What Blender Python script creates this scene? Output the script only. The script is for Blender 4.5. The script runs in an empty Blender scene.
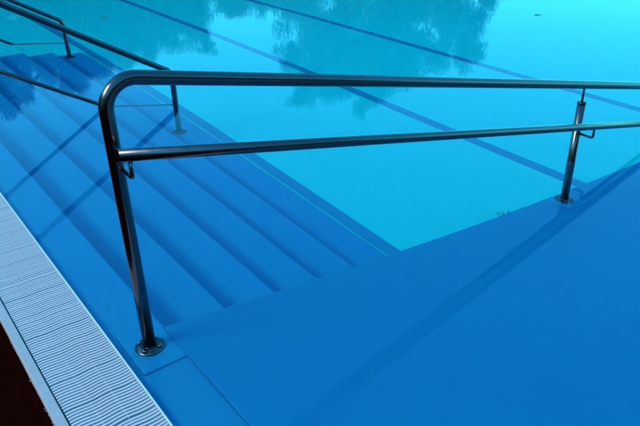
import bpy, bmesh, math, random
import numpy as np
from mathutils import Vector, Matrix, noise

SC = bpy.context.scene
COL = SC.collection
R = math.radians

# ------------------------------------------------------------------ camera
cam_data = bpy.data.cameras.new('camera')
cam_data.sensor_width = 36.0
cam_data.lens = 633.67 / 640.0 * 36.0
cam_data.clip_start = 0.02
cam_data.clip_end = 2000.0
cam = bpy.data.objects.new('camera', cam_data)
COL.objects.link(cam)
_r = Vector((0.7938009, -0.6078833, -0.0189226))
_u = Vector((0.2989625, 0.3629256, 0.8825568))
_f = Vector((0.5296240, 0.7062315, -0.4698250))
m = Matrix.Identity(4)
for i in range(3):
    m[i][0], m[i][1], m[i][2] = _r[i], _u[i], -_f[i]
m[0][3], m[1][3], m[2][3] = 0.0, 0.0, 1.5
cam.matrix_world = m
SC.camera = cam

# ------------------------------------------------------------------ sky, sun, exposure
SUN_AZ, SUN_EL = 276.0, 40.0          # degrees clockwise from +Y, and above the horizon
world = bpy.data.worlds.new('World')
SC.world = world
world.use_nodes = True
wn = world.node_tree
wn.nodes.clear()
sky = wn.nodes.new('ShaderNodeTexSky')
sky.sky_type = 'NISHITA'
sky.sun_disc = False
sky.sun_elevation = R(SUN_EL)
sky.sun_rotation = R(SUN_AZ)
sky.altitude = 200.0
sky.air_density = 1.4
sky.dust_density = 0.1
sky.ozone_density = 2.5
bg = wn.nodes.new('ShaderNodeBackground')
bg.inputs['Strength'].default_value = 0.12
wo = wn.nodes.new('ShaderNodeOutputWorld')
tint = wn.nodes.new('ShaderNodeMix')            # cool white balance of the whole sky, even in every direction
tint.data_type = 'RGBA'
tint.blend_type = 'MULTIPLY'
tint.inputs['Factor'].default_value = 1.0
tint.inputs['B'].default_value = (0.13, 0.91, 1.12, 1)
wn.links.new(sky.outputs['Color'], tint.inputs['A'])
wn.links.new(tint.outputs['Result'], bg.inputs['Color'])
wn.links.new(bg.outputs['Background'], wo.inputs['Surface'])

sun_data = bpy.data.lights.new('sun', 'SUN')
sun_data.energy = 0.75
sun_data.angle = R(24)
sun_data.color = (1.0, 0.97, 0.92)
sun = bpy.data.objects.new('sun', sun_data)
COL.objects.link(sun)
sd = Vector((math.sin(R(SUN_AZ)) * math.cos(R(SUN_EL)), math.cos(R(SUN_AZ)) * math.cos(R(SUN_EL)), math.sin(R(SUN_EL))))
sun.rotation_euler = sd.to_track_quat('Z', 'Y').to_euler()

SC.view_settings.view_transform = 'Standard'
SC.view_settings.look = 'None'
SC.view_settings.gamma = 1.0
SC.view_settings.exposure = 1.36
SC.view_settings.use_curve_mapping = False

SC.render.engine = 'CYCLES'
cy = SC.cycles
cy.use_denoising = True
try:
    cy.denoiser = 'OPENIMAGEDENOISE'
    cy.denoising_input_passes = 'RGB_ALBEDO_NORMAL'
except Exception:
    pass
cy.max_bounces = 10
cy.diffuse_bounces = 3
cy.glossy_bounces = 4
cy.transmission_bounces = 10
cy.transparent_max_bounces = 8
cy.caustics_refractive = True
cy.caustics_reflective = True
cy.blur_glossy = 0.0
cy.sample_clamp_indirect = 12.0

# ------------------------------------------------------------------ measures (metres; x into the pool, y along the gutter, water at z = 0)
X_LIP, X_GRATE, X_KERB = 0.4835, 0.231, 0.1944
X_NOSE, RUN, Z_TOP, RISE = 0.688, 0.3045, -0.036, 0.180
Y_RAMP, Y_STAIR_END = 1.910, 7.45
Z_FLOOR = -1.039
POOL_X, POOL_Y0, POOL_Y1 = 13.5, -0.35, 22.0
RAMP_A, RAMP_B = 0.145, 0.230
def ramp_z(x): return RAMP_A - RAMP_B * x
X_RAMP_END = (RAMP_A - Z_FLOOR) / RAMP_B

# ------------------------------------------------------------------ material helpers
def new_mat(name):
    mt = bpy.data.materials.new(name)
    mt.use_nodes = True
    nt = mt.node_tree
    nt.nodes.clear()
    out = nt.nodes.new('ShaderNodeOutputMaterial')
    return mt, nt, out

def nd(nt, kind, **kw):
    n = nt.nodes.new(kind)
    for k, v in kw.items():
        if k.startswith('i_'):
            n.inputs[k[2:].replace('_', ' ')].default_value = v
        else:
            setattr(n, k, v)
    return n

def painted(name, col, col2, scale, rough, bump=0.0, bump_scale=60.0, spec=0.3, stain=None, metallic=0.0):
    """paint or plastic: two tones mixed by noise, fine relief, optional stain tone"""
    mt, nt, out = new_mat(name)
    b = nd(nt, 'ShaderNodeBsdfPrincipled')
    b.inputs['Roughness'].default_value = rough
    b.inputs['Specular IOR Level'].default_value = spec
    b.inputs['Metallic'].default_value = metallic
    tc = nd(nt, 'ShaderNodeTexCoord')
    n1 = nd(nt, 'ShaderNodeTexNoise', i_Scale=scale, i_Detail=6.0, i_Roughness=0.6)
    nt.links.new(tc.outputs['Object'], n1.inputs['Vector'])
    mx = nd(nt, 'ShaderNodeMix', data_type='RGBA')
    mx.inputs['A'].default_value = (*col, 1)
    mx.inputs['B'].default_value = (*col2, 1)
    rp = nd(nt, 'ShaderNodeMapRange')
    rp.inputs['From Min'].default_value = 0.3
    rp.inputs['From Max'].default_value = 0.7
    nt.links.new(n1.outputs['Fac'], rp.inputs['Value'])
    nt.links.new(rp.outputs['Result'], mx.inputs['Factor'])
    last = mx.outputs['Result']
    if stain:
        n2 = nd(nt, 'ShaderNodeTexNoise', i_Scale=scale * 4.3, i_Detail=8.0, i_Roughness=0.7)
        nt.links.new(tc.outputs['Object'], n2.inputs['Vector'])
        r2 = nd(nt, 'ShaderNodeMapRange')
        r2.inputs['From Min'].default_value = 0.56
        r2.inputs['From Max'].default_value = 0.78
        r2.inputs['To Max'].default_value = 0.6
        nt.links.new(n2.outputs['Fac'], r2.inputs['Value'])
        m2 = nd(nt, 'ShaderNodeMix', data_type='RGBA')
        m2.inputs['B'].default_value = (*stain, 1)
        nt.links.new(last, m2.inputs['A'])
        nt.links.new(r2.outputs['Result'], m2.inputs['Factor'])
        last = m2.outputs['Result']
    nt.links.new(last, b.inputs['Base Color'])
    if bump:
        n3 = nd(nt, 'ShaderNodeTexNoise', i_Scale=bump_scale, i_Detail=5.0)
        nt.links.new(tc.outputs['Object'], n3.inputs['Vector'])
        bp = nd(nt, 'ShaderNodeBump', i_Strength=bump, i_Distance=0.004)
        nt.links.new(n3.outputs['Fac'], bp.inputs['Height'])
        nt.links.new(bp.outputs['Normal'], b.inputs['Normal'])
    nt.links.new(b.outputs['BSDF'], out.inputs['Surface'])
    return mt

M = {}
M['step'] = painted('step_paint', (0.001, 0.290, 0.520), (0.001, 0.308, 0.535), 1.6, 0.55, 0.10, 90, stain=(0.001, 0.262, 0.490))
M['ramp'] = painted('ramp_paint', (0.001, 0.276, 0.498), (0.001, 0.296, 0.510), 0.9, 0.55, 0.10, 90, stain=(0.001, 0.250, 0.474))
M['block'] = painted('footing_paint', (0.001, 0.318, 0.555), (0.001, 0.328, 0.565), 3.0, 0.5, 0.1, 90)
M['floor'] = painted('floor_paint', (0.001, 0.830, 0.720), (0.001, 0.840, 0.730), 0.8, 0.5, 0.1, 50)
M['lane'] = painted('lane_paint', (0.002, 0.300, 0.480), (0.002, 0.310, 0.495), 3.0, 0.5, 0.1, 50)
M['wall'] = painted('wall_paint', (0.030, 0.440, 0.600), (0.028, 0.460, 0.620), 1.0, 0.5, 0.1, 50)
M['plastic'] = painted('grating_plastic', (0.76, 0.66, 0.64), (0.68, 0.59, 0.57), 9.0, 0.45, 0.15, 200, stain=(0.56, 0.45, 0.45))
M['kerb'] = painted('kerb_concrete', (0.50, 0.48, 0.47), (0.44, 0.42, 0.41), 14.0, 0.7, 0.35, 160, stain=(0.36, 0.35, 0.34))
M['lip'] = painted('lip_enamel', (0.72, 0.80, 0.78), (0.62, 0.72, 0.70), 12.0, 0.35, 0.1, 100)
M['channel'] = painted('channel_dark', (0.012, 0.018, 0.02), (0.008, 0.012, 0.014), 8.0, 0.6, 0.2, 60)  # near-black tone seen through the gaps between the bars
M['deck'] = painted('deck_rubber', (0.018, 0.0022, 0.0012), (0.011, 0.0015, 0.001), 20.0, 1.0, 0.6, 120, spec=0.0)
M['crumb'] = painted('mortar_crumb', (0.60, 0.58, 0.55), (0.40, 0.38, 0.36), 60.0, 0.8)
M['paving'] = painted('paving', (0.20, 0.18, 0.16), (0.26, 0.24, 0.21), 4.0, 0.8, 0.4, 40, stain=(0.14, 0.13, 0.12))
M['grass'] = painted('lawn', (0.035, 0.075, 0.018), (0.055, 0.10, 0.025), 3.0, 0.9, 0.8, 60, spec=0.1)
M['bark'] = painted('bark', (0.055, 0.040, 0.028), (0.09, 0.07, 0.05), 12.0, 0.9, 1.0, 40, spec=0.1)
M['weed'] = painted('weed', (0.07, 0.52, 0.30), (0.06, 0.44, 0.30), 30.0, 0.8)
M['dry_leaf'] = painted('dry_leaf', (0.06, 0.065, 0.035), (0.10, 0.08, 0.04), 30.0, 0.6)

def steel():
    mt, nt, out = new_mat('stainless_steel')
    b = nd(nt, 'ShaderNodeBsdfPrincipled')
    b.inputs['Metallic'].default_value = 1.0
    tc = nd(nt, 'ShaderNodeTexCoord')
    n1 = nd(nt, 'ShaderNodeTexNoise', i_Scale=26.0, i_Detail=7.0, i_Roughness=0.65)
    nt.links.new(tc.outputs['Object'], n1.inputs['Vector'])
    cr = nd(nt, 'ShaderNodeMix', data_type='RGBA')
    cr.inputs['A'].default_value = (0.135, 0.100, 0.100, 1)
    cr.inputs['B'].default_value = (0.215, 0.160, 0.160, 1)
    nt.links.new(n1.outputs['Fac'], cr.inputs['Factor'])
    nt.links.new(cr.outputs['Result'], b.inputs['Base Color'])
    rr = nd(nt, 'ShaderNodeMapRange')
    rr.inputs['To Min'].default_value = 0.14
    rr.inputs['To Max'].default_value = 0.30
    nt.links.new(n1.outputs['Fac'], rr.inputs['Value'])
    nt.links.new(rr.outputs['Result'], b.inputs['Roughness'])
    n2 = nd(nt, 'ShaderNodeTexNoise', i_Scale=420.0, i_Detail=3.0)
    nt.links.new(tc.outputs['Object'], n2.inputs['Vector'])
    bp = nd(nt, 'ShaderNodeBump', i_Strength=0.03, i_Distance=0.0005)
    nt.links.new(n2.outputs['Fac'], bp.inputs['Height'])
    nt.links.new(bp.outputs['Normal'], b.inputs['Normal'])
    nt.links.new(b.outputs['BSDF'], out.inputs['Surface'])
    return mt
M['steel'] = steel()

def water_mat():
    mt, nt, out = new_mat('pool_water')
    g = nd(nt, 'ShaderNodeBsdfGlass')
    g.inputs['IOR'].default_value = 1.333
    g.inputs['Roughness'].default_value = 0.032
    g.inputs['Color'].default_value = (1, 1, 1, 1)
    tc = nd(nt, 'ShaderNodeTexCoord')
    n1 = nd(nt, 'ShaderNodeTexNoise', i_Scale=1.3, i_Detail=4.0, i_Roughness=0.55)
    n2 = nd(nt, 'ShaderNodeTexNoise', i_Scale=6.5, i_Detail=3.0, i_Roughness=0.5)
    nt.links.new(tc.outputs['Object'], n1.inputs['Vector'])
    nt.links.new(tc.outputs['Object'], n2.inputs['Vector'])
    ad = nd(nt, 'ShaderNodeMath', operation='MULTIPLY_ADD')
    ad.inputs[1].default_value = 0.13
    nt.links.new(n2.outputs['Fac'], ad.inputs[0])
    nt.links.new(n1.outputs['Fac'], ad.inputs[2])
    bp = nd(nt, 'ShaderNodeBump', i_Strength=1.0, i_Distance=0.0008)
    nt.links.new(ad.outputs['Value'], bp.inputs['Height'])
    nt.links.new(bp.outputs['Normal'], g.inputs['Normal'])
    nt.links.new(g.outputs['BSDF'], out.inputs['Surface'])
    va = nd(nt, 'ShaderNodeVolumeAbsorption')
    va.inputs['Color'].default_value = (0.10, 0.80, 0.95, 1)
    va.inputs['Density'].default_value = 0.35
    nt.links.new(va.outputs['Volume'], out.inputs['Volume'])
    return mt
M['water'] = water_mat()

def leaf_mat(name, c1, c2):
    mt, nt, out = new_mat(name)
    oi = nd(nt, 'ShaderNodeTexCoord')
    n1 = nd(nt, 'ShaderNodeTexNoise', i_Scale=0.9, i_Detail=4.0)
    nt.links.new(oi.outputs['Object'], n1.inputs['Vector'])
    mx = nd(nt, 'ShaderNodeMix', data_type='RGBA')
    mx.inputs['A'].default_value = (*c1, 1)
    mx.inputs['B'].default_value = (*c2, 1)
    nt.links.new(n1.outputs['Fac'], mx.inputs['Factor'])
    d = nd(nt, 'ShaderNodeBsdfDiffuse')
    t = nd(nt, 'ShaderNodeBsdfTranslucent')
    nt.links.new(mx.outputs['Result'], d.inputs['Color'])
    nt.links.new(mx.outputs['Result'], t.inputs['Color'])
    ms = nd(nt, 'ShaderNodeMixShader', i_Fac=0.25)
    nt.links.new(d.outputs['BSDF'], ms.inputs[1])
    nt.links.new(t.outputs['BSDF'], ms.inputs[2])
    nt.links.new(ms.outputs['Shader'], out.inputs['Surface'])
    return mt
M['leaf_a'] = leaf_mat('leaves_dark', (0.030, 0.065, 0.020), (0.045, 0.085, 0.028))
M['leaf_b'] = leaf_mat('leaves_mid', (0.045, 0.090, 0.025), (0.060, 0.105, 0.035))

# ------------------------------------------------------------------ object helpers
def link(o, parent=None):
    COL.objects.link(o)
    if parent is not None:
        o.parent = parent
    return o

def mesh_obj(name, verts, faces, mat, parent=None, smooth=False):
    me = bpy.data.meshes.new(name)
    me.from_pydata([tuple(v) for v in verts], [], faces)
    me.validate()
    me.update()
    if smooth:
        me.polygons.foreach_set('use_smooth', [True] * len(me.polygons))
    me.materials.append(mat)
    return link(bpy.data.objects.new(name, me), parent)

def bm_obj(name, bm, mat, parent=None, smooth=False):
    bmesh.ops.recalc_face_normals(bm, faces=bm.faces)
    me = bpy.data.meshes.new(name)
    bm.to_mesh(me)
    bm.free()
    if smooth:
        me.polygons.foreach_set('use_smooth', [True] * len(me.polygons))
    me.materials.append(mat)
    return link(bpy.data.objects.new(name, me), parent)

def empty(name, loc=(0, 0, 0), parent=None):
    o = bpy.data.objects.new(name, None)
    o.empty_display_size = 0.1
    o.location = loc
    return link(o, parent)

def tag(o, label, cat, group=None):
    o['label'] = label
    o['category'] = cat
    if group:
        o['group'] = group
    return o

def structure(o, kind='structure'):
    o['kind'] = kind
    return o

def box_bm(x0, x1, y0, y1, z0, z1, bevel=0.0, seg=2):
    bm = bmesh.new()
    bmesh.ops.create_cube(bm, size=1.0)
    for v in bm.verts:
        v.co = Vector((x0 if v.co.x < 0 else x1, y0 if v.co.y < 0 else y1, z0 if v.co.z < 0 else z1))
    if bevel:
        bmesh.ops.bevel(bm, geom=list(bm.edges), offset=bevel, segments=seg, affect='EDGES', profile=0.5)
    return bm

def box(name, x0, x1, y0, y1, z0, z1, mat, parent=None, bevel=0.0, seg=2):
    return bm_obj(name, box_bm(x0, x1, y0, y1, z0, z1, bevel, seg), mat, parent)

def tube_mesh(path, rad, seg=28, caps=True):
    """ring-swept tube along a list of points; returns verts, faces"""
    pts = [Vector(p) for p in path]
    n = len(pts)
    tans = []
    for i in range(n):
        a = pts[max(i - 1, 0)]
        b = pts[min(i + 1, n - 1)]
        tans.append((b - a).normalized())
    ref = Vector((0, 1, 0)) if abs(tans[0].y) < 0.9 else Vector((1, 0, 0))
    nrm = (ref - tans[0] * ref.dot(tans[0])).normalized()
    vs, fs = [], []
    for i in range(n):
        t = tans[i]
        nrm = (nrm - t * nrm.dot(t)).normalized()
        bn = t.cross(nrm)
        for k in range(seg):
            a = 2 * math.pi * k / seg
            vs.append(pts[i] + (nrm * math.cos(a) + bn * math.sin(a)) * rad)
    for i in range(n - 1):
        for k in range(seg):
            k2 = (k + 1) % seg
            fs.append((i * seg + k, i * seg + k2, (i + 1) * seg + k2, (i + 1) * seg + k))
    if caps:
        fs.append(tuple(range(seg - 1, -1, -1)))
        fs.append(tuple((n - 1) * seg + k for k in range(seg)))
    return vs, fs

def tube(name, path, rad, mat, parent=None, seg=28):
    vs, fs = tube_mesh(path, rad, seg)
    o = mesh_obj(name, vs, fs, mat, parent)
    for p in o.data.polygons:
        p.use_smooth = len(p.vertices) == 4
    return o

def lathe(name, profile, loc, mat, parent=None, seg=40):
    """profile: list of (radius, z); closed on the axis at both ends"""
    vs, fs = [], []
    n = len(profile)
    for (r, z) in profile:
        for k in range(seg):
            a = 2 * math.pi * k / seg
            vs.append((r * math.cos(a), r * math.sin(a), z))
    for i in range(n - 1):
        for k in range(seg):
            k2 = (k + 1) % seg
            fs.append((i * seg + k, i * seg + k2, (i + 1) * seg + k2, (i + 1) * seg + k))
    fs.append(tuple(range(seg - 1, -1, -1)))
    fs.append(tuple((n - 1) * seg + k for k in range(seg)))
    o = mesh_obj(name, vs, fs, mat, parent)
    for p in o.data.polygons:
        p.use_smooth = len(p.vertices) == 4
    o.location = loc
    return o

def arc(center, u, v, rad, a0, a1, n=12):
    c, u, v = Vector(center), Vector(u), Vector(v)
    return [c + (u * math.cos(a0 + (a1 - a0) * i / n) + v * math.sin(a0 + (a1 - a0) * i / n)) * rad for i in range(n + 1)]

def fillet(p0, p1, p2, rad, n=12):
    """points of a rounded corner at p1 between segments p0-p1 and p1-p2"""
    p0, p1, p2 = Vector(p0), Vector(p1), Vector(p2)
    a, b = (p0 - p1).normalized(), (p2 - p1).normalized()
    ang = a.angle(b)
    d = rad / math.tan(ang / 2)
    c = p1 + (a + b).normalized() * (rad / math.sin(ang / 2))
    s, e = p1 + a * d, p1 + b * d
    out = []
    vs, ve = s - c, e - c
    tot = vs.angle(ve)
    for i in range(n + 1):
        t = i / n
        out.append(c + (vs * math.sin((1 - t) * tot) + ve * math.sin(t * tot)) / math.sin(tot))
    return out

# ------------------------------------------------------------------ pool shell
floor = structure(box('pool_floor', 0.40, POOL_X + 0.3, POOL_Y0 - 0.3, POOL_Y1 + 0.3, Z_FLOOR - 0.3, Z_FLOOR, M['floor']))
for xc in (2.320, 3.834, 5.342):
    w = 0.0435 if xc < 3 else 0.047
    xc += 0.0005 if xc < 3 else 0.0
    y0 = Y_RAMP + 0.002 if xc < X_RAMP_END else POOL_Y0
    mesh_obj('lane_line', [(xc - w, y0, Z_FLOOR + 0.004), (xc + w, y0, Z_FLOOR + 0.004), (xc + w, POOL_Y1 - 1.5, Z_FLOOR + 0.004), (xc - w, POOL_Y1 - 1.5, Z_FLOOR + 0.004)], [(0, 1, 2, 3)], M['lane'], floor)

def wall(name, x0, x1, y0, y1, z0, z1, label):
    return tag(box(name, x0, x1, y0, y1, z0, z1, M['wall']), label, 'wall')
wall('pool_wall', X_LIP - 0.055, X_LIP - 0.012, POOL_Y0, POOL_Y1, Z_FLOOR - 0.2, -0.014, 'submerged pale blue pool wall under the gutter lip')
wall('pool_wall', POOL_X, POOL_X + 0.25, POOL_Y0 - 0.25, POOL_Y1 + 0.25, Z_FLOOR - 0.2, 0.05, 'pale blue pool wall on the far side across the lanes')
wall('pool_wall', X_LIP - 0.05, POOL_X, POOL_Y1, POOL_Y1 + 0.25, Z_FLOOR - 0.2, 0.05, 'pale blue pool end wall far beyond the steps')
wall('pool_wall', X_LIP - 0.05, POOL_X, POOL_Y0 - 0.25, POOL_Y0, Z_FLOOR - 0.2, 0.05, 'pale blue pool end wall nearest, beside the ramp')

# steps
steps = tag(empty('pool_steps', (X_NOSE, Y_RAMP, Z_FLOOR)), 'wide flight of submerged blue steps running down from the grating', 'steps')
def add_child(o, parent):
    o.parent = parent
    o.matrix_parent_inverse = Matrix.Translation(-Vector(parent.location))
    return o
BEV = 0.012
add_child(box('step', X_LIP - 0.010, X_NOSE, POOL_Y0 + 0.003, Y_STAIR_END, Z_FLOOR - 0.05, Z_TOP, M['step'], None, BEV, 3), steps)
for k in range(1, 6):
    x1 = X_NOSE + RUN * k
    x0 = x1 - RUN - 0.003 - (0.02 if k else 0)
    add_child(box('step', x0, x1, Y_RAMP + 0.004, Y_STAIR_END - 0.004 * k, Z_FLOOR - 0.05, Z_TOP - RISE * k, M['step'], None, BEV, 3), steps)
# footing block the first railing post is bolted to
add_child(box('footing_block', 0.512, 0.682, 1.715, 1.972, Z_TOP - 0.05, -0.0225, M['block'], None, 0.006, 2), steps)

# ramp
ramp = tag(empty('entry_ramp', (X_NOSE, 1.0, 0)), 'smooth submerged blue ramp sloping down beside the steps, lower right', 'ramp')
def ramp_slab(xa, xb):
    bm = bmesh.new()
    y0, y1 = POOL_Y0 + 0.004, Y_RAMP
    vs = [bm.verts.new((x, y, z)) for x in (xa, xb) for y in (y0, y1) for z in (Z_FLOOR - 0.05, ramp_z(x))]
    for f in ((0, 1, 3, 2), (4, 6, 7, 5), (0, 4, 5, 1), (2, 3, 7, 6), (1, 5, 7, 3), (0, 2, 6, 4)):
        bm.faces.new([vs[i] for i in f])
    bmesh.ops.recalc_face_normals(bm, faces=bm.faces)
    bmesh.ops.bevel(bm, geom=[e for e in bm.edges if min(v.co.z for v in e.verts) > Z_FLOOR - 0.04], offset=0.003, segments=2, affect='EDGES', profile=0.5)
    return add_child(bm_obj('ramp_slab', bm, M['ramp']), ramp)
ramp_slab(X_NOSE - 0.0135, 2.250)
ramp_slab(2.2508, X_RAMP_END - 0.03)
# thin footing plate under the second post, lying on the slope
X_P2, Y_R1 = 3.229, 1.840
def sloped_plate(name, xa, xb, ya, yb, t, mat):
    bm = box_bm(xa, xb, ya, yb, 0, 1)
    for v in bm.verts:
        v.co.z = ramp_z(v.co.x) + (t if v.co.z > 0.5 else -0.02)
    return add_child(bm_obj(name, bm, mat), ramp)
sloped_plate('footing_plate', X_P2 - 0.10, X_P2 + 0.10, Y_R1 - 0.10, Y_R1 + 0.066, 0.005, M['block'])

# ------------------------------------------------------------------ water body (closed; sides and bottom lie inside the shell)
wb = box_bm(X_LIP - 0.004, POOL_X + 0.1, POOL_Y0 - 0.1, POOL_Y1 + 0.1, Z_FLOOR - 0.15, 0.0)
structure(bm_obj('water', wb, M['water']))

# ------------------------------------------------------------------ gutter: lip, grating, kerb, channel, deck
GY0, GY1 = POOL_Y0, POOL_Y1
lipo = tag(box('gutter_lip', X_LIP - 0.0075, X_LIP, GY0, GY1, -0.03, 0.0035, M['lip'], None, 0.003, 2), 'thin pale lip between the slatted grating and the water', 'lip')
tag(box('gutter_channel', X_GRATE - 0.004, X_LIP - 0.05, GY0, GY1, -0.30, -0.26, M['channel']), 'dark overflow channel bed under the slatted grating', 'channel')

# kerb with a slightly chipped outer edge
def kerb():
    rnd = random.Random(4)
    vs, fs = [], []
    ys = [GY0 + 0.02 * i for i in range(int((6.0 - GY0) / 0.02))] + [6.0 + 0.5 * i for i in range(int((GY1 - 6.0) / 0.5) + 1)]
    for y in ys:
        w = noise.noise(Vector((y * 9.0, 0, 3))) * 0.0010 + noise.noise(Vector((y * 41.0, 7, 3))) * 0.0007
        c = 0.003 + abs(noise.noise(Vector((y * 23.0, 2, 9)))) * 0.002
        vs += [(X_GRATE - 0.0035, y, -0.26), (X_GRATE - 0.0035, y, 0.004), (X_GRATE - 0.0055, y, 0.006), (X_KERB + w + c, y, 0.006), (X_KERB + w, y, 0.006 - c), (X_KERB + w, y, -0.10)]
    for i in range(len(ys) - 1):
        for k in range(5):
            a = i * 6 + k
            fs.append((a, a + 1, a + 7, a + 6))
    return mesh_obj('gutter_kerb', vs, fs, M['kerb'])
tag(kerb(), 'narrow pale kerb strip along the dark deck, left of the grating', 'kerb')
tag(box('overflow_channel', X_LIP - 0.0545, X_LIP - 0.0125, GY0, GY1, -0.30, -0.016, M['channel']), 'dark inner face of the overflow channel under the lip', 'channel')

# grating: panels of ten wavy bars threaded on two rods
PITCH, NB = 0.0150, 10
def bar_mesh():
    n = 20
    xa, xb = X_GRATE + 0.0015, X_LIP - 0.0088
    hw, zt, zb = PITCH * 0.305, 0.0, -0.030
    ch = 0.0012
    vs, fs = [], []
    sec = [(-hw * 0.3, zb), (-hw, zt - ch), (-hw + ch, zt), (hw - ch, zt), (hw, zt - ch), (hw * 0.3, zb)]
    for i in range(n + 1):
        t = i / n
        x = xa + (xb - xa) * t
        yo = 0.0024 * math.sin(2 * math.pi * (t * 2.0 + 0.05))
        for (sy, sz) in sec:
            vs.append((x, yo + sy, sz))
    for i in range(n):
        for k in range(6):
            k2 = (k + 1) % 6
            fs.append((i * 6 + k, i * 6 + k2, (i + 1) * 6 + k2, (i + 1) * 6 + k))
    fs.append((5, 4, 3, 2, 1, 0))
    fs.append(tuple(n * 6 + k for k in range(6)))
    me = bpy.data.meshes.new('bar')
    me.from_pydata(vs, [], fs)
    me.update()
    me.materials.append(M['plastic'])
    return me
bar_me = bar_mesh()
rod_v, rod_f = tube_mesh([(0, 0, 0), (0, NB * PITCH - 0.004, 0)], 0.0028, 8)
rod_me = bpy.data.meshes.new('rod')
rod_me.from_pydata([tuple(v) for v in rod_v], [], rod_f)
M['rod'] = painted('rod_plastic', (0.40, 0.44, 0.46), (0.34, 0.38, 0.40), 9.0, 0.5)
rod_me.materials.append(M['rod'])
grating = tag(empty('gutter_grating', (X_GRATE, 0, 0)), 'pale blue-white slatted overflow grating with wavy bars at the left edge', 'grating')
rnd = random.Random(11)
Y_G0, Y_G1 = 0.80, 5.1
npan = int((Y_G1 - Y_G0) / (PITCH * NB))
for p in range(npan):
    yp = Y_G0 + p * PITCH * NB
    pan = empty('panel', (0, 0, 0), None)
    pan.parent = grating
    pan.location = (-X_GRATE, yp, 0.003 + rnd.uniform(-0.0006, 0.0006))
    for k in range(NB):
        b = bpy.data.objects.new('bar', bar_me)
        link(b, pan)
        b.location = (rnd.uniform(-0.0006, 0.0006), k * PITCH * 0.982 + rnd.uniform(-0.0005, 0.0005), rnd.uniform(-0.0006, 0.0006))
    for rx in (X_GRATE + 0.085, X_LIP - 0.095):
        rd = bpy.data.objects.new('rod', rod_me)
        link(rd, pan)
        rd.location = (rx, -0.006, -0.0060)
# the rest of the grating far along the edge, out of the picture
fv, ff = [], []
yy = Y_G0 + npan * PITCH * NB
while yy < GY1 - 0.1:
    o = len(fv)
    fv += [(v.co.x, v.co.y + yy, v.co.z + 0.003) for v in bar_me.vertices]
    ff += [tuple(i + o for i in pl.vertices) for pl in bar_me.polygons]
    yy += PITCH
far = mesh_obj('distant_bars', fv, ff, M['plastic'], None)
add_child(far, grating)
structure(far, 'stuff')

# dark deck where the photographer stands, and the paving and lawn around the pool
structure(box('deck', -6.0, X_KERB + 0.002, POOL_Y0 - 6, GY1 + 0.3, -0.32, -0.030, M['deck']))
rnd = random.Random(5)
cb = bmesh.new()
for i in range(60):
    y = rnd.uniform(1.2, 3.2)
    if rnd.random() < 0.7:
        y = 1.66 + rnd.gauss(0, 0.03)
    r = rnd.uniform(0.0006, 0.0022)
    x = X_KERB - 0.001 - abs(rnd.gauss(0, 0.003))
    mm = Matrix.Translation((x, y, -0.030 + r * 0.6 + 0.02 * (rnd.random() < 0.0))) @ Matrix.Rotation(rnd.uniform(0, 6), 4, 'X') @ Matrix.Diagonal((r, r * rnd.uniform(0.6, 1.3), r * 0.7, 1))
    bmesh.ops.create_icosphere(cb, subdivisions=1, radius=1.0, matrix=mm)
structure(bm_obj('mortar_crumbs', cb, M['crumb']), 'stuff')

# ground: one sheet with the pool basin left open
def ground():
    E = 400.0
    xs = [-E, -6.0, POOL_X + 0.25, E]
    ys = [-E, POOL_Y0 - 6, GY1 + 0.25, E]
    vs = [(x, y, -0.05) for y in ys for x in xs]
    fs = []
    for j in range(3):
        for i in range(3):
            if i == 1 and j == 1:
                continue
            a = j * 4 + i
            fs.append((a, a + 1, a + 5, a + 4))
    return mesh_obj('lawn', vs, fs, M['grass'])
structure(ground())
structure(box('poolside_paving', POOL_X + 0.252, POOL_X + 3.5, POOL_Y0 - 3.0, GY1 + 3.5, -0.10, 0.03, M['paving']))
structure(box('poolside_paving', X_KERB + 0.01, POOL_X + 0.250, GY1 + 0.252, GY1 + 3.5, -0.10, 0.03, M['paving']))
structure(box('poolside_paving', X_KERB + 0.01, POOL_X + 0.250, POOL_Y0 - 6.0, POOL_Y0 - 0.252, -0.10, 0.03, M['paving']))

# ------------------------------------------------------------------ railings
TR = 0.0232            # tube radius of the large rails
LR = 0.0195            # lower rail
def bolt(parent, x, y, z, s=1.0):
    prof = [(0.0001, 0.0)]
    o = lathe('bolt', [(0.0085 * s, 0.0), (0.0085 * s, 0.0055 * s), (0.0065 * s, 0.0062 * s), (0.0062 * s, 0.0105 * s), (0.0042 * s, 0.0135 * s), (0.0012 * s, 0.0145 * s)], (x, y, z), M['steel'], parent, 12)
    return o
def flange(parent, x, y, z, rad, tilt=0.0):
    f = lathe('flange', [(rad, 0.0), (rad, 0.004), (rad - 0.002, 0.006), (rad * 0.66, 0.0078), (TR + 0.007, 0.0095), (TR + 0.003, 0.0150), (TR - 0.001, 0.019)], (x, y, z), M['steel'], parent, 48)
    f.rotation_euler = (0, tilt, 0)
    for a in (40, 130, 220, 310):
        bolt(f, (rad * 0.74) * math.cos(R(a)), (rad * 0.74) * math.sin(R(a)), 0.0066, 1.15)
    return f

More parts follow.
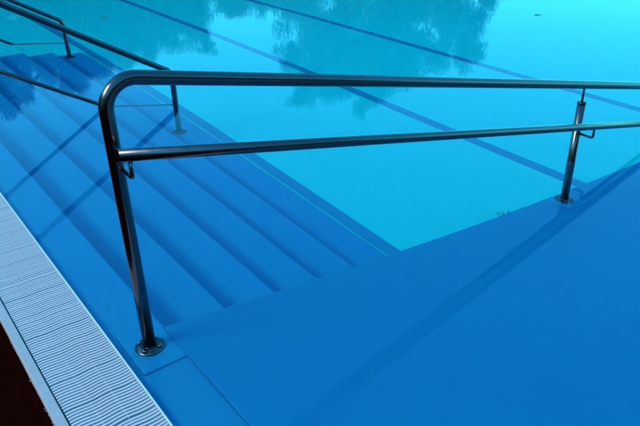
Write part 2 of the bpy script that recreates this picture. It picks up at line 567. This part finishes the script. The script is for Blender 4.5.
# ramp railing: near post bent into the sloping top rail, lower rail on bracket hooks, far post with a pin
S1 = 0.2053
X_P1 = 0.589
def z_top(x): return 1.116 - S1 * x
D_LOW = 0.100
def z_low(x): return 1.5 - (1.5 - 0.866) * (Y_R1 - D_LOW) / Y_R1 - S1 * x
Y_LOW = Y_R1 - D_LOW
rr_ = tag(empty('ramp_handrail', (X_P1, Y_R1, -0.015)), 'dark steel double handrail along the ramp, nearest, with bent corner post', 'handrail')
X_END = 5.6
corner = Vector((X_P1, Y_R1, z_top(X_P1)))
bend = fillet((X_P1, Y_R1, 0), corner, (X_END, Y_R1, z_top(X_END)), 0.088, 16)
path = [Vector((X_P1, Y_R1, -0.022)), Vector((X_P1, Y_R1, 0.4))] + bend + [Vector((x, Y_R1, z_top(x))) for x in (1.5, 3.0, 4.4, X_END - 0.01)]
add_child(tube('top_rail', path, TR, M['steel'], None, 36), rr_)
xl0 = X_P1 - 0.026
lo = add_child(tube('lower_rail', [(xl0, Y_LOW, z_low(xl0)), (1.5, Y_LOW, z_low(1.5)), (3.0, Y_LOW, z_low(3.0)), (X_END, Y_LOW, z_low(X_END))], LR, M['steel'], None, 32), rr_)
# far post: thick sleeve, thin pin up to the top rail
zb2 = ramp_z(X_P2) + 0.004
add_child(tube('post', [(X_P2, Y_R1, zb2), (X_P2, Y_R1, 0.353)], TR, M['steel'], None, 32), rr_)
add_child(lathe('sleeve_cap', [(TR + 0.0015, -0.012), (TR + 0.0018, 0.0), (TR, 0.003), (0.008, 0.0045)], (X_P2, Y_R1, 0.3535), M['steel'], None, 32), rr_)
add_child(tube('pin', [(X_P2, Y_R1, 0.345), (X_P2, Y_R1, z_top(X_P2) - TR * 0.8)], 0.0068, M['steel'], None, 16), rr_)
def hook(parent, x, zdrop):
    z0 = z_low(x) - LR * 0.8
    z1 = z_low(x) - LR - zdrop
    p = [Vector((x, Y_LOW, z0))] + fillet((x, Y_LOW, z0), (x, Y_LOW, z1), (x, Y_R1, z1 + 0.004), 0.014, 6) + [Vector((x, Y_R1 - TR * 0.7, z1 + 0.004))]
    return add_child(tube('hook', p, 0.0070, M['steel'], None, 14), parent)
hook(rr_, X_P1 + 0.010, 0.058)
hook(rr_, X_P2 + 0.006, 0.050)
# third post further down the ramp, outside the picture
add_child(tube('post', [(5.05, Y_R1, Z_FLOOR + 0.01), (5.05, Y_R1, z_top(5.05) - TR * 0.5)], TR, M['steel'], None, 24), rr_)
def add_flange(parent, x, y, z, rad, tilt=0.0):
    f = flange(None, x, y, z, rad, tilt)
    return add_child(f, parent)
add_flange(rr_, X_P1, Y_R1, -0.0180, 0.054)
add_flange(rr_, X_P2, Y_R1, zb2 + 0.002, 0.058, math.atan(RAMP_B))

# stair railings: top rail down to a bent post at the foot, lower rail running into the water
S2 = 0.5864
def stair_rail(y, label):
    x_p = 2.040
    t = tag(empty('stair_handrail', (x_p, y, Z_TOP - 5 * RISE)), label, 'handrail', 'handrails down the steps')
    zt = lambda x: 1.357 - S2 * x
    zl = lambda x: 0.873 - S2 * x
    cr = Vector((x_p, y, zt(x_p)))
    x_s = 0.585
    top = Vector((x_s, y, zt(x_s)))
    bend = fillet((x_s, y, zt(x_s)), cr, (x_p, y, -1), 0.075, 14)
    up = fillet((x_s, y, -0.03), top, cr, 0.088, 12)
    path = [Vector((x_s, y, -0.03)), Vector((x_s, y, 0.4))] + up + [Vector((1.2, y, zt(1.2)))] + bend + [Vector((x_p, y, -0.3)), Vector((x_p, y, Z_TOP - 5 * RISE + 0.004))]
    add_child(tube('top_rail', path, TR * 0.97, M['steel'], None, 30), t)
    add_child(tube('lower_rail', [(x_s, y, zl(x_s)), (1.2, y, zl(1.2)), (1.6, y, zl(1.6)), (x_p - 0.005, y, zl(x_p - 0.005))], 0.0150, M['steel'], None, 24), t)
    add_flange(t, x_s, y, Z_TOP, 0.058)
    add_flange(t, x_p, y, Z_TOP - 5 * RISE, 0.058)
    return t
stair_rail(4.625, 'steel handrail down the middle of the steps, foot post seen behind the nearest railing')
stair_rail(7.300, 'farthest steel handrail at the end of the steps, top left corner')

# ------------------------------------------------------------------ floating leaves and weed
def leaf_on_water(x, y, L, W, ang, label):
    vs, fs = [], []
    n = 10
    for i in range(n + 1):
        t = i / n
        w = W * math.sin(math.pi * t ** 0.8) * 0.5
        zc = 0.001 * math.sin(math.pi * t) + 0.0005
        for s in (-1, 0, 1):
            vs.append((L * (t - 0.5), w * s, zc + (0.001 if s else 0.0)))
    for i in range(n):
        for k in range(2):
            a = i * 3 + k
            fs.append((a, a + 1, a + 4, a + 3))
    o = mesh_obj('floating_leaf', vs, fs, M['dry_leaf'], None, True)
    sm = o.modifiers.new('thick', 'SOLIDIFY')
    sm.thickness = 0.0015
    o.location = (x, y, 0.0)
    o.rotation_euler = (0, 0, ang)
    return tag(o, label, 'leaf', 'leaves floating on the water')
leaf_on_water(2.77, 8.06, 0.13, 0.07, R(-10), 'small dark leaf floating above the farthest handrail, upper left')
leaf_on_water(6.70, 4.57, 0.09, 0.045, R(-35), 'small pale leaf floating on the bright water, upper right')

rnd = random.Random(8)
wbm = bmesh.new()
bx, by = 2.74, 1.925
for i in range(30):
    a = rnd.uniform(0, 6.28)
    px, py = bx + rnd.gauss(0, 0.028), by + rnd.uniform(-0.012, 0.02)
    pz = ramp_z(px) - 0.015
    h = rnd.uniform(0.012, 0.034)
    w = rnd.uniform(0.0015, 0.004)
    lean = Vector((rnd.gauss(0, 0.5), rnd.gauss(0.1, 0.5), 1)) * h
    s = Vector((math.cos(a), math.sin(a), 0)) * w
    p = Vector((px, py, pz))
    q = [wbm.verts.new(p - s), wbm.verts.new(p + s), wbm.verts.new(p + lean * 0.6 + s * 0.8 + Vector((0, 0, -0.004))), wbm.verts.new(p + lean), wbm.verts.new(p + lean * 0.6 - s * 0.8)]
    wbm.faces.new(q)
structure(bm_obj('weed_tuft', wbm, M['weed']), 'stuff')

# ------------------------------------------------------------------ trees across the water (seen in the reflections)
def tree(label, dist, az, clumps, seed, mat, lsize=0.09, density=1900.0, grow=1.16, trunk_r=0.17, group='trees beyond the pool'):
    """tapered trunk with limbs; a crown of small leaf faces gathered in clumps round the limb ends.
    clumps: (bearing, elevation, radius) as surveyed from the mirrored eye below the water"""
    rnd = random.Random(seed)
    x, y = dist * math.sin(R(az)), dist * math.cos(R(az))
    t = tag(empty('broadleaf_tree', (x, y, -0.05)), label, 'tree', group)
    tips = []
    for (a, e, r) in clumps:
        r *= grow
        z = dist * math.tan(R(e)) - 1.5
        for sgn in (-1, 1):
            dd = sgn * rnd.uniform(0.3, 1.6)
            k = dist + dd
            tips.append((Vector((k * math.sin(R(a)) - x, k * math.cos(R(a)) - y, z + rnd.gauss(0, 0.12) - abs(dd) * 0.1)), r * rnd.uniform(0.85, 1.08)))
    for i in range(8):                                     # lower skirt of the crown
        q = rnd.uniform(0, 6.28)
        tips.append((Vector((math.cos(q) * rnd.uniform(0.6, 1.9), math.sin(q) * rnd.uniform(0.6, 1.9), rnd.uniform(1.3, 2.2))), rnd.uniform(0.7, 1.1)))
    height = max(p.z + r for p, r in tips)
    tv, tf = [], []
    def add_limb(pts, r0, r1, seg):
        o = len(tv)
        n = len(pts)
        for i, p in enumerate(pts):
            rr = r0 + (r1 - r0) * i / (n - 1)
            for k in range(seg):
                q = 2 * math.pi * k / seg
                tv.append((p.x + rr * math.cos(q), p.y + rr * math.sin(q), p.z))
        for i in range(n - 1):
            for k in range(seg):
                k2 = (k + 1) % seg
                tf.append((o + i * seg + k, o + i * seg + k2, o + (i + 1) * seg + k2, o + (i + 1) * seg + k))
    wob = [Vector((rnd.gauss(0, 0.06), rnd.gauss(0, 0.06), 0)) * i for i in range(6)]
    spine = [wob[i] + Vector((0, 0, height * 0.8 * i / 5)) for i in range(6)]
    add_limb(spine, trunk_r, trunk_r * 0.2, 10)
    for tp, r in tips:
        s0 = spine[min(5, max(1, int((tp.z / height) * 4.2)))]
        mid = s0.lerp(tp, 0.5) + Vector((rnd.gauss(0, 0.12), rnd.gauss(0, 0.12), 0.15))
        add_limb([s0, mid, tp], trunk_r * 0.3, 0.012, 5)
    mesh_obj('trunk', tv, tf, M['bark'], t, True)
    g = np.random.default_rng(seed)
    cs, rs = [], []
    for tp, r in tips:
        n_sub = 7                                          # each clump is a handful of twiggy tufts
        for q in range(n_sub):
            dv = Vector((rnd.gauss(0, 1), rnd.gauss(0, 1), rnd.gauss(0, 0.8))).normalized() * r * rnd.uniform(0.35, 0.80)
            cs.append(tuple(tp + dv))
            rs.append(r * rnd.uniform(0.22, 0.46))
        cs.append(tuple(tp))
        rs.append(r * 0.62)
    cs, rs = np.array(cs), np.array(rs)
    num = np.maximum(20, (density * rs ** 2).astype(int))
    idx = np.repeat(np.arange(len(rs)), num)
    leaves = len(idx)
    d = g.normal(size=(leaves, 3))
    d /= np.linalg.norm(d, axis=1, keepdims=True)
    c = cs[idx] + d * (rs[idx] * g.random(leaves) ** 0.4 * g.uniform(0.8, 1.1, leaves))[:, None]
    n = g.normal(size=(leaves, 3)) + (0, 0, 0.6)
    n /= np.linalg.norm(n, axis=1, keepdims=True)
    u = np.cross(n, g.normal(size=(leaves, 3)))
    u /= np.linalg.norm(u, axis=1, keepdims=True)
    w = np.cross(n, u)
    sz = (lsize * g.uniform(0.6, 1.3, leaves))[:, None]
    lv = np.stack([c - u * sz * 0.5, c + w * sz * 0.3 - u * sz * 0.05, c + u * sz * 0.5, c - w * sz * 0.3 - u * sz * 0.05], axis=1).reshape(-1, 3)
    me = bpy.data.meshes.new('crown')
    me.vertices.add(leaves * 4)
    me.vertices.foreach_set('co', lv.astype(np.float32).ravel())
    me.loops.add(leaves * 4)
    me.loops.foreach_set('vertex_index', np.arange(leaves * 4, dtype=np.int32))
    me.polygons.add(leaves)
    me.polygons.foreach_set('loop_start', np.arange(0, leaves * 4, 4, dtype=np.int32))
    me.update(calc_edges=True)
    me.materials.append(mat)
    link(bpy.data.objects.new('crown', me), t)
    return t

tree('large round tree mirrored as the big crown in the upper middle of the water', 27.0, 43.5,
     [(37.0, 15.5, 1.12), (40.1, 16.2, 1.04), (43.4, 15.7, 1.02), (38.1, 13.2, 1.35), (41.8, 13.0, 1.42), (45.7, 13.6, 1.16), (47.7, 14.2, 0.82), (49.4, 12.7, 0.96), (44.2, 10.7, 1.46), (47.7, 10.7, 1.19), (50.6, 10.9, 0.7), (51.6, 9.4, 0.61), (52.9, 8.6, 0.53), (39.9, 10.1, 1.47), (35.9, 11.1, 1.08), (34.3, 14.4, 0.68), (35.3, 17.2, 0.61), (40.8, 17.8, 0.53), (50.5, 13.7, 0.56), (38.6, 16.6, 0.8), (42.0, 16.8, 0.85), (36.6, 16.6, 0.75), (44.6, 15.2, 0.9), (48.3, 7.9, 1.39), (43.3, 7.5, 1.58), (38.2, 7.1, 1.52), (34.7, 8.2, 1.05)], 21, M['leaf_b'])
tree('broad tree mirrored in the upper left water, dark over the steps', 30.0, 17.0,
     [(14.0, 13.7, 0.9), (15.9, 13.8, 0.93), (17.7, 13.8, 0.86), (15.2, 11.8, 1.23), (17.8, 11.7, 1.27), (20.1, 11.6, 1.12), (19.5, 13.3, 0.69), (13.5, 12.0, 1.04), (15.5, 9.5, 1.29), (18.7, 9.2, 1.33), (21.1, 9.2, 1.19), (17.6, 7.0, 1.45), (14.1, 9.0, 1.18)], 33, M['leaf_a'], density=2600, grow=1.28)
tree('tall tree mirrored at the extreme left edge of the water', 24.0, 7.8,
     [(10.0, 15.6, 0.7), (11.4, 15.1, 0.48), (8.4, 16.1, 0.75), (10.2, 13.5, 0.75), (12.0, 13.1, 0.57), (7.7, 14.0, 0.97), (9.8, 11.6, 1.04), (6.9, 12.0, 1.17), (9.8, 9.0, 1.13), (5.5, 15.0, 1.1), (12.4, 11.0, 0.8)], 34, M['leaf_a'], density=2600, grow=1.2)
tree('medium tree mirrored left of the bright gap in the upper middle', 33.0, 25.0,
     [(22.4, 11.6, 1.16), (24.7, 11.4, 1.18), (26.5, 12.0, 0.75), (27.2, 13.0, 0.45), (23.6, 9.3, 1.44), (26.5, 9.2, 1.27), (22.1, 13.5, 0.49), (29.1, 8.6, 1.18), (25.5, 7.1, 1.71)], 35, M['leaf_b'])
tree('low tree mirrored along the top edge beneath the bright gap', 40.0, 31.6,
     [(30.8, 9.1, 1.2), (29.3, 9.7, 0.96), (32.4, 9.5, 0.97), (34.0, 9.2, 0.97), (31.3, 7.5, 1.66), (33.4, 7.7, 1.55), (29.6, 10.4, 0.48)], 36, M['leaf_b'])

# added hedges, out of view behind the photographer, to darken what the steel mirrors
def hedge(label, x0, x1, y0, y1, h, seed, num):
    t = tag(empty('added_hedge', ((x0 + x1) / 2, (y0 + y1) / 2, -0.05)), label, 'hedge', 'added hedges out of view')
    o = Vector(t.location)
    g = np.random.default_rng(seed)
    c = np.stack([g.uniform(x0, x1, num), g.uniform(y0, y1, num), g.uniform(0.05, h, num)], axis=1)
    c[:, 2] += 0.35 * np.sin(c[:, 0] * 1.3 + c[:, 1] * 0.9) * (c[:, 2] / h)
    push = g.random(num)
    if x1 - x0 < y1 - y0:
        c[:, 0] = np.where(push < 0.6, x1 - g.exponential(0.12, num), c[:, 0])
    else:
        c[:, 1] = np.where(push < 0.6, y1 - g.exponential(0.12, num), c[:, 1])
    c -= np.array(o)
    n = g.normal(size=(num, 3)) + (0, 0, 0.5)
    n /= np.linalg.norm(n, axis=1, keepdims=True)
    u = np.cross(n, g.normal(size=(num, 3)))
    u /= np.linalg.norm(u, axis=1, keepdims=True)
    w = np.cross(n, u)
    sz = g.uniform(0.10, 0.24, num)[:, None]
    lv = np.stack([c - u * sz * 0.5, c + w * sz * 0.3, c + u * sz * 0.5, c - w * sz * 0.3], axis=1).reshape(-1, 3)
    me = bpy.data.meshes.new('foliage')
    me.vertices.add(num * 4)
    me.vertices.foreach_set('co', lv.astype(np.float32).ravel())
    me.loops.add(num * 4)
    me.loops.foreach_set('vertex_index', np.arange(num * 4, dtype=np.int32))
    me.polygons.add(num)
    me.polygons.foreach_set('loop_start', np.arange(0, num * 4, 4, dtype=np.int32))
    me.update(calc_edges=True)
    me.materials.append(M['leaf_a'])
    link(bpy.data.objects.new('foliage', me), t)
    rnd = random.Random(seed)
    L = max(x1 - x0, y1 - y0)
    for i in range(int(L / 1.2)):
        k = (i + 0.5) * 1.2
        p = Vector(((x0 + x1) / 2, y0 + k, 0)) if y1 - y0 > x1 - x0 else Vector((x0 + k, (y0 + y1) / 2, 0))
        p -= Vector((o.x, o.y, 0))
        tube('stem', [p, p + Vector((rnd.gauss(0, 0.1), rnd.gauss(0, 0.1), h * 0.5)), p + Vector((rnd.gauss(0, 0.2), rnd.gauss(0, 0.2), h * 0.9))], 0.05, M['bark'], t, 8)
hedge('added tall hedge, unseen behind the photographer, darkening what the posts mirror', -8.4, -7.0, -9.0, 26.0, 4.3, 51, 95000)
hedge('added tall hedge, unseen across the near end, darkening what the rails mirror', -6.8, 14.0, -9.2, -7.9, 5.0, 52, 70000)
